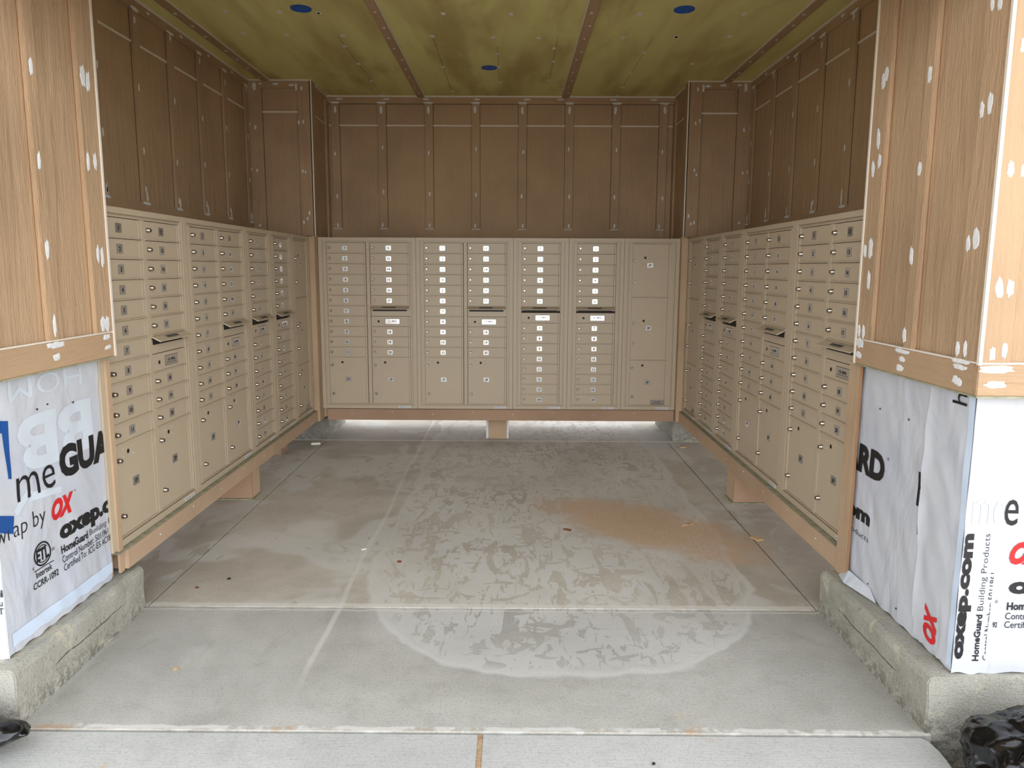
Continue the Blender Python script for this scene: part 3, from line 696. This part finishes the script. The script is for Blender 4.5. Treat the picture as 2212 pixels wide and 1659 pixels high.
# ---- left wrap: side sheet + front sheet round the corner
wl = empty('house_wrap', (0, 0, 0)); tag(wl, 'wrinkled white printed house wrap sheet facing the floor on the left pier', 'house wrap')
wlf = empty('house_wrap', (0, 0, 0)); tag(wlf, 'narrow sliver of white house wrap round the front corner of the left pier', 'house wrap')
mb = MB(); sheet(mb, 2.088, 2.676, .192, 1.086, fnL()); s1 = finish(mb, 'side_sheet', WRAP, wl, smooth=True)
mb = MB(); sheet(mb, -2.55, -1.4935, .190, 1.086, fnFl()); finish(mb, 'front_sheet', WRAP, wlf, smooth=True)
for s_, bx, bo in (('HomeGuard Bui', (-1.72, -1.497, .398, .424), .03), ('Control Nu', (-1.63, -1.500, .368, .390), 0), ('Certified T', (-1.63, -1.498, .340, .362), 0)):
    mb = MB(); put_text(mb, s_, bx, lambda u, v: (u, 2.09, v), 0, bold=bo); finish(mb, 'black_lettering', INK, wlf, sub=True, fn=lambda c: Vector(fnFl(.002)(c.x, c.z)))
mb = MB(); sheet(mb, 2.11, 2.676, .215, .262, fnL(.002), nu=30, nv=3); finish(mb, 'seam_tape', WRAPSTRIP, wl, smooth=True)
def inkL(items, name, mat, extra=None, d=.0022):
    for s, box, kw in items + ([(None, None, None)] if extra else []):
        mb = MB()
        if s: put_text(mb, s, box, lambda u, v: (-1.495, u, v), 0, **kw)
        else: extra(mb)
        finish(mb, name, mat, wl, clip=[((0, 2.699, 0), (0, 1, 0)), ((0, 2.089, 0), (0, -1, 0))], sub=True, fn=proj_L(d))
LG = dict(bold=-.012); HV = dict(bold=.055)
def etl(mb):
    cy_, cz_, r = 2.283, .462, .042
    P = lambda u, v: (-1.495, u, v)
    n = 40; ro, ri = r, r * .86
    vs = [P(cy_ + a * math.cos(2 * math.pi * i / n), cz_ + a * math.sin(2 * math.pi * i / n)) for a in (ro, ri) for i in range(n)]
    mb.add(vs, [(i, (i + 1) % n, n + (i + 1) % n, n + i) for i in range(n)])
    ri2, ro2 = r * .66, r * .74
    vs = [P(cy_ + a * math.cos(2 * math.pi * i / n), cz_ + a * math.sin(2 * math.pi * i / n)) for a in (ro2, ri2) for i in range(n)]
    mb.add(vs, [(i, (i + 1) % n, n + (i + 1) % n, n + i) for i in range(n) if abs(math.sin(2 * math.pi * (i + .5) / n)) > .62])
    mb.add([P(2.235, .4145), P(2.333, .4145), P(2.333, .4175), P(2.235, .4175)], [(0, 1, 2, 3)])
inkL([('me', (2.19, 2.382, .673, .755), dict(bold=-.006)), ('GUARD', (2.408, 2.905, .682, .802), HV),
      ('housewrap by', (1.905, 2.313, .548, .622), LG), ('oxep.com', (2.38, 2.85, .448, .518), HV),
      ('HomeGuard', (2.382, 2.535, .417, .447), dict(bold=.03)), ('Building Products', (2.548, 2.80, .414, .445), dict(bold=-.01)),
      ('Control Number: 5011961', (2.38, 2.667, .384, .409), dict(bold=0)), ('Certified To: ICC-ES AC38', (2.381, 2.678, .353, .378), dict(bold=0)),
      ('ETL', (2.253, 2.313, .440, .484), dict(bold=.04)), ('us', (2.329, 2.345, .452, .462), dict(bold=0)), ('c', (2.229, 2.238, .424, .433), dict(bold=0)),
      ('Intertek', (2.242, 2.324, .389, .411), dict(bold=.01)), ('CCRR-1092', (2.225, 2.354, .354, .378), dict(bold=.015))],
     'black_lettering', INK, etl)
inkL([('OX', (2.345, 2.470, .550, .626), dict(bold=.06, shear=.35))], 'red_lettering', REDINK)
inkL([('®', (2.478, 2.486, .618, .627), dict(bold=0))], 'registered_mark', INK)
def blue(mb):
    P = lambda u, v: (-1.495, u, v)
    mb.add([P(2.08, .97), P(2.178, .948), P(2.170, .760), P(2.156, .765), P(2.150, .915), P(2.08, .93)], [(0, 1, 2, 3, 4, 5)])
    mb.add([P(2.08, .67), P(2.166, .638), P(2.160, .580), P(2.08, .615)], [(0, 1, 2, 3)])
inkL([], 'blue_printed_shape', BLUEINK, blue)
def ghost(mb):
    P = lambda u, v: (-1.495, u, v)
    def rot(s, box, **kw):
        vs, fs, a = text_mesh(s, kw.get('bold', 0)); u0, u1, v0, v1 = box
        mb.add([P(u1 - x * (u1 - u0), v1 - y * (v1 - v0)) for x, y in vs], fs)
    rot('HOM', (2.19, 2.575, 1.003, 1.075), bold=0); rot('BB', (2.21, 2.62, .755, .945), bold=.04)
    mb.add([P(2.166, .655), P(2.24, .705), P(2.262, .688), P(2.18, .630)], [(0, 1, 2, 3)])
    mb.add([P(2.262, .688), P(2.41, .66), P(2.405, .640), P(2.24, .66)], [(0, 1, 2, 3)])
inkL([], 'faded_show_through_lettering', PALEINK, ghost, d=.0014)
mb = MB()
for y, z in ((2.317, .958), (2.511, .945), (2.69, .95), (2.371, .965)): mb.dab(0, -1.4925, y, z, .004, .004, 1)
mb.build('staple_dots', INK, wl)

# ---- right wrap
wr = empty('house_wrap', (0, 0, 0)); tag(wr, 'wrinkled white printed house wrap sheet facing the floor on the right pier', 'house wrap')
wrf = empty('house_wrap', (0, 0, 0)); tag(wrf, 'white printed house wrap on the front face of the right pier, above the black bag', 'house wrap')
mb = MB(); sheet(mb, -2.7345, -2.051, .192, 1.073, fnR()); finish(mb, 'side_sheet', WRAP, wr, smooth=True)
mb = MB(); sheet(mb, 1.494, 2.55, .190, 1.073, fnF()); finish(mb, 'front_sheet', WRAP, wrf, smooth=True)
# overlapping corner flap, side and front
fl_edge = lambda t: (-.010 * math.sin(t * 9) - .02 * (t < .06), 0)
mb = MB(); sheet(mb, -2.275, -2.050, .200, 1.073, lambda u, v: fnR(.0045 + .006 * max(0, (-u - 2.235) / .04) ** 1.5 * (1 + .3 * math.sin(v * 23)))(u, v), edge=lambda t: (.004 * math.sin(t * 5 + 1) + .012 * (t < .08) + .02 * max(0, t - .8), 0), nu=24)
finish(mb, 'corner_flap', WRAP, wr, smooth=True)
mb = MB(); sheet(mb, 1.4868, 1.600, .190, 1.073, fnF(.004), nu=8); finish(mb, 'corner_flap', WRAP, wrf, smooth=True)
mb = MB(); sheet(mb, -2.075, -2.049, .202, 1.072, fnR(.0068), nu=3); finish(mb, 'edge_stripe', WRAPSTRIP, wr, smooth=True)
mb = MB(); mb.add([(1.4895, 2.73, .192), (1.462, 2.76, .19), (1.445, 2.68, .192), (1.486, 2.50, .192), (1.4895, 2.56, .225), (1.475, 2.70, .235)], [(0, 1, 5), (1, 2, 5), (2, 3, 4, 5), (0, 5, 4)])
mb.build('loose_bottom_corner', WRAP, wr)
def inkR(items, name, mat, d=.0022, clips=None):
    for s, box, kw in items:
        mb = MB(); put_text(mb, s, box, lambda u, v: (1.49, -u, v), 0, **kw)
        finish(mb, name, mat, wr, clip=clips or [((0, 2.733, 0), (0, 1, 0)), ((0, 2.272, 0), (0, -1, 0))], sub=True, fn=proj_R(d))
inkR([('GUARD', (-3.02, -2.523, .645, .760), HV), ('®', (-2.510, -2.498, .745, .757), dict(bold=0)),
      ('oxep.com', (-3.15, -2.60, .436, .50), HV), ('Building Products', (-2.96, -2.60, .384, .412), dict(bold=-.01)),
      ('home', (-2.306, -2.05, .643, .763), dict(bold=.004)), ('housewrap', (-2.293, -2.0, .535, .580), dict(bold=-.01))], 'black_lettering', INK)
def vert(mb, s, box, P, **kw):
    # lettering turned to read upwards
    vs, fs, a = text_mesh(s, kw.get('bold', 0), kw.get('shear', 0)); u0, u1, v0, v1 = box
    mb.add([P(u1 - y * (u1 - u0), v0 + x * (v1 - v0)) for x, y in vs], fs)
mb = MB(); vert(mb, 'OX', (-2.205, -2.135, .225, .345), lambda u, v: (1.49, -u, v), bold=.06, shear=.35)
finish(mb, 'red_lettering', REDINK, wr, sub=True, fn=proj_R(.0075))
mb = MB(); vert(mb, 'h', (-2.155, -2.085, 1.030, 1.066), lambda u, v: (1.49, -u, v), bold=0); finish(mb, 'black_lettering', INK, wr, sub=True, fn=proj_R(.0075))
mb = MB(); PF = lambda u, v: (u, 2.05, v)
for s, bx, bo in (('oxep.com', (1.4895, 1.528, .238, .645), .055), ('HomeGuard', (1.546, 1.566, .233, .385), .03), ('Building Products', (1.548, 1.571, .398, .645), -.01), ('Control Number: 5011961', (1.578, 1.596, .235, .52), 0)):
    mb = MB(); vert(mb, s, bx, PF, bold=bo); finish(mb, 'black_lettering', INK, wrf, clip=[((1.5875, 0, 0), (1, 0, 0))], sub=True, fn=proj_F(.0062))
for s, box, kw in [('e', (1.605, 1.645, .670, .752), dict(bold=0)), ('GUARD', (1.662, 2.16, .668, .786), HV), ('oxep.com', (1.641, 2.1, .435, .490), HV),
                   ('HomeGuard', (1.641, 1.79, .398, .424), dict(bold=.03)), ('Control Number: 5011961', (1.639, 1.92, .368, .390), dict(bold=0)),
                   ('Certified To: ICC-ES AC38', (1.639, 1.93, .340, .362), dict(bold=0)), ('92', (1.603, 1.617, .341, .359), dict(bold=.02)), ('us', (1.603, 1.610, .422, .432), dict(bold=0))]:
    mb = MB(); put_text(mb, s, box, PF, 0, **kw); finish(mb, 'black_lettering', INK, wrf, sub=True, fn=proj_F(.0022))
mb = MB(); put_text(mb, 'OX', (1.633, 1.755, .545, .620), PF, 0, bold=.06, shear=.35); finish(mb, 'red_lettering', REDINK, wrf, sub=True, fn=proj_F(.0022))
mb = MB(); put_text(mb, 'me', (1.505, 1.602, .672, .750), PF, 0, bold=-.01); finish(mb, 'faded_show_through_lettering', PALEINK, wrf, clip=[((1.597, 0, 0), (1, 0, 0))], sub=True, fn=proj_F(.0055))
mb = MB()
for y, z in ((2.585, .922), (2.392, .923), (2.575, .236), (2.374, .237)): mb.dab(0, 1.4885, y, z, .004, .004, -1)
mb.build('staple_dots', INK, wr)

# ================================================================== CEILING BOXES, BAGS, DEBRIS
for x, y, lab in ((-1.10, 4.217, 'blue round electrical box in the ceiling, on the left near the opening'), (1.075, 4.215, 'blue round electrical box in the ceiling, on the right near the opening'), (-.069, 5.393, 'blue round electrical box in the ceiling, centred near the back wall')):
    o = empty('electrical_box', (x, y, ZC)); tag(o, lab, 'electrical box', 'electrical boxes in the ceiling')
    n = 28; mbx = MB(); r = .056
    pr = [(r + .003, -.0005), (r + .003, -.004), (r - .003, -.004), (r - .004, -.0015)]
    vs = [(a * math.cos(2 * math.pi * i / n), a * math.sin(2 * math.pi * i / n), z) for a, z in pr for i in range(n)]
    fs = [(j * n + i, j * n + (i + 1) % n, (j + 1) * n + (i + 1) % n, (j + 1) * n + i) for j in range(3) for i in range(n)] + [tuple(range(3 * n, 4 * n))]
    mbx.add(vs, fs); mbx.build('rim', BLUEPLASTIC, o)
    MB().box(-.006, .006, r - .020, r - .008, -.006, -.001).box(-.006, .006, -r + .008, -r + .020, -.006, -.001).build('screw_tab', BLUEPLASTIC, o)

def bag(name, c, r, lab, seed, knot=None, rot=0):
    bm = bmesh.new(); bmesh.ops.create_icosphere(bm, subdivisions=6, radius=1)
    for v in bm.verts:
        p = v.co.copy(); q = p * 1.5 + Vector((seed, 0, 0))
        d = 1 + .16 * noise.noise(q) + .10 * (1 - 2 * abs(noise.noise(q * 2.3 + Vector((5, seed, 0))))) + .04 * (1 - 2 * abs(noise.noise(q * 5))) + .012 * (1 - 2 * abs(noise.noise(q * 10)))
        if knot:
            k = Vector(knot).normalized(); a = max(0, p.dot(k)); d += .75 * a ** 14; d *= 1 - .12 * a ** 3
        p *= d; v.co = Vector((p.x * r[0], p.y * r[1], max(p.z * r[2], -r[2] * .8)))
    me = bpy.data.meshes.new(name); bm.to_mesh(me); bm.free(); me.materials.append(BAG)
    for p in me.polygons: p.use_smooth = True
    o = link(name, me, None, (c[0], c[1], c[2] + r[2] * .8)); o.rotation_euler.z = rot
    return tag(o, lab, 'bag')
bag('trash_bag', (1.665, 1.74, -.12), (.25, .22, .19), 'crumpled black plastic bag on the ground below the right kerb', 3.1)
bag('trash_bag', (-1.63, 1.87, -.002), (.20, .13, .085), 'shiny black plastic bag with a pointed end beside the left kerb', 8.4, knot=(1, .25, 0))

def chip(nm, x, y, sx_, sy_c, h, mat, lab, rz=0, cat='debris', shape='slab', grp=None):
    mb = MB(); n = 7 if shape != 'slab' else 4; pts = []
    for i in range(n):
        a = 2 * math.pi * (i + .5) / n + random.uniform(-.2, .2); q = random.uniform(.8, 1.1) * (1.3 if n == 4 else 1); pts.append((sx_ * q * math.cos(a), sy_c * q * math.sin(a)))
    mb.prism(pts, 0, h)
    o = mb.build(nm, mat, None, (x, y, .0008), bevel=min(h * .2, .001)); o.rotation_euler.z = rz; tag(o, lab, cat, grp); return o
PINE = m_plain('pale_pine', (206, 172, 128), .8, sc=50, var=.2); LEAF = m_plain('brown_leaf', (142, 86, 48), .8, sc=50, var=.3); WHITE = m_plain('white_scrap', (236, 234, 228), .8); DARKC = m_plain('dark_crumb', (44, 40, 34), .9)
chip('foam_scrap', -1.496, 5.596, .035, .02, .014, WHITE, 'small white scrap on the floor under the far end of the left beam', .2, 'scrap')
chip('wood_offcut', 1.43, 3.613, .022, .03, .008, PINE, 'small pale wood offcut lying on the floor joint near the right beam', .5, 'scrap')
chip('dry_leaf', -.442, 3.29, .013, .014, .003, LEAF, 'small reddish brown leaf on the pale part of the floor', .3, 'leaf', 'leaf')
chip('paint_chip', -.65, 3.441, .016, .009, .003, WHITE, 'small white chip on the floor beside the pale stripe', .4, 'scrap', 'leaf')
chip('dry_leaf', -1.309, 2.994, .009, .011, .003, LEAF, 'tiny orange leaf bit near the left kerb end', 1, 'leaf', 'leaf')
chip('crumb', -1.2, 3.086, .009, .010, .004, DARKC, 'tiny dark crumb on the floor near the left kerb end', 1, 'crumb', 'leaf')
chip('wood_offcut', 1.50, 5.558, .028, .022, .008, PINE, 'crumpled tan scrap on the floor under the far end of the right beam', .1, 'scrap', 'leaf')
chip('wood_shaving', .42, 3.73, .026, .016, .004, LEAF, 'flat brown wood chip at the left edge of the saw dust', -.4, 'scrap')
for dx, r_ in ((0, .5), (.03, .9), (.012, .2)):
    tag(MB().box(-.035, .035, -.0025, .0025, 0, .004).build('wood_splinter', PINE, None, (1.10 + dx, 3.81 + dx, .001)), 'thin pale splinter in the saw dust patch', 'splinter', 'splinters in the saw dust').rotation_euler.z = r_
chip('dry_leaf', -1.095, 2.347, .010, .010, .003, PINE, 'small tan husk on the front slab near the left kerb', .8, 'leaf', 'leaf')
chip('crumb', .531, 1.877, .006, .005, .003, DARKC, 'tiny dark crumb on the apron at the front edge', .8, 'crumb', 'leaf')
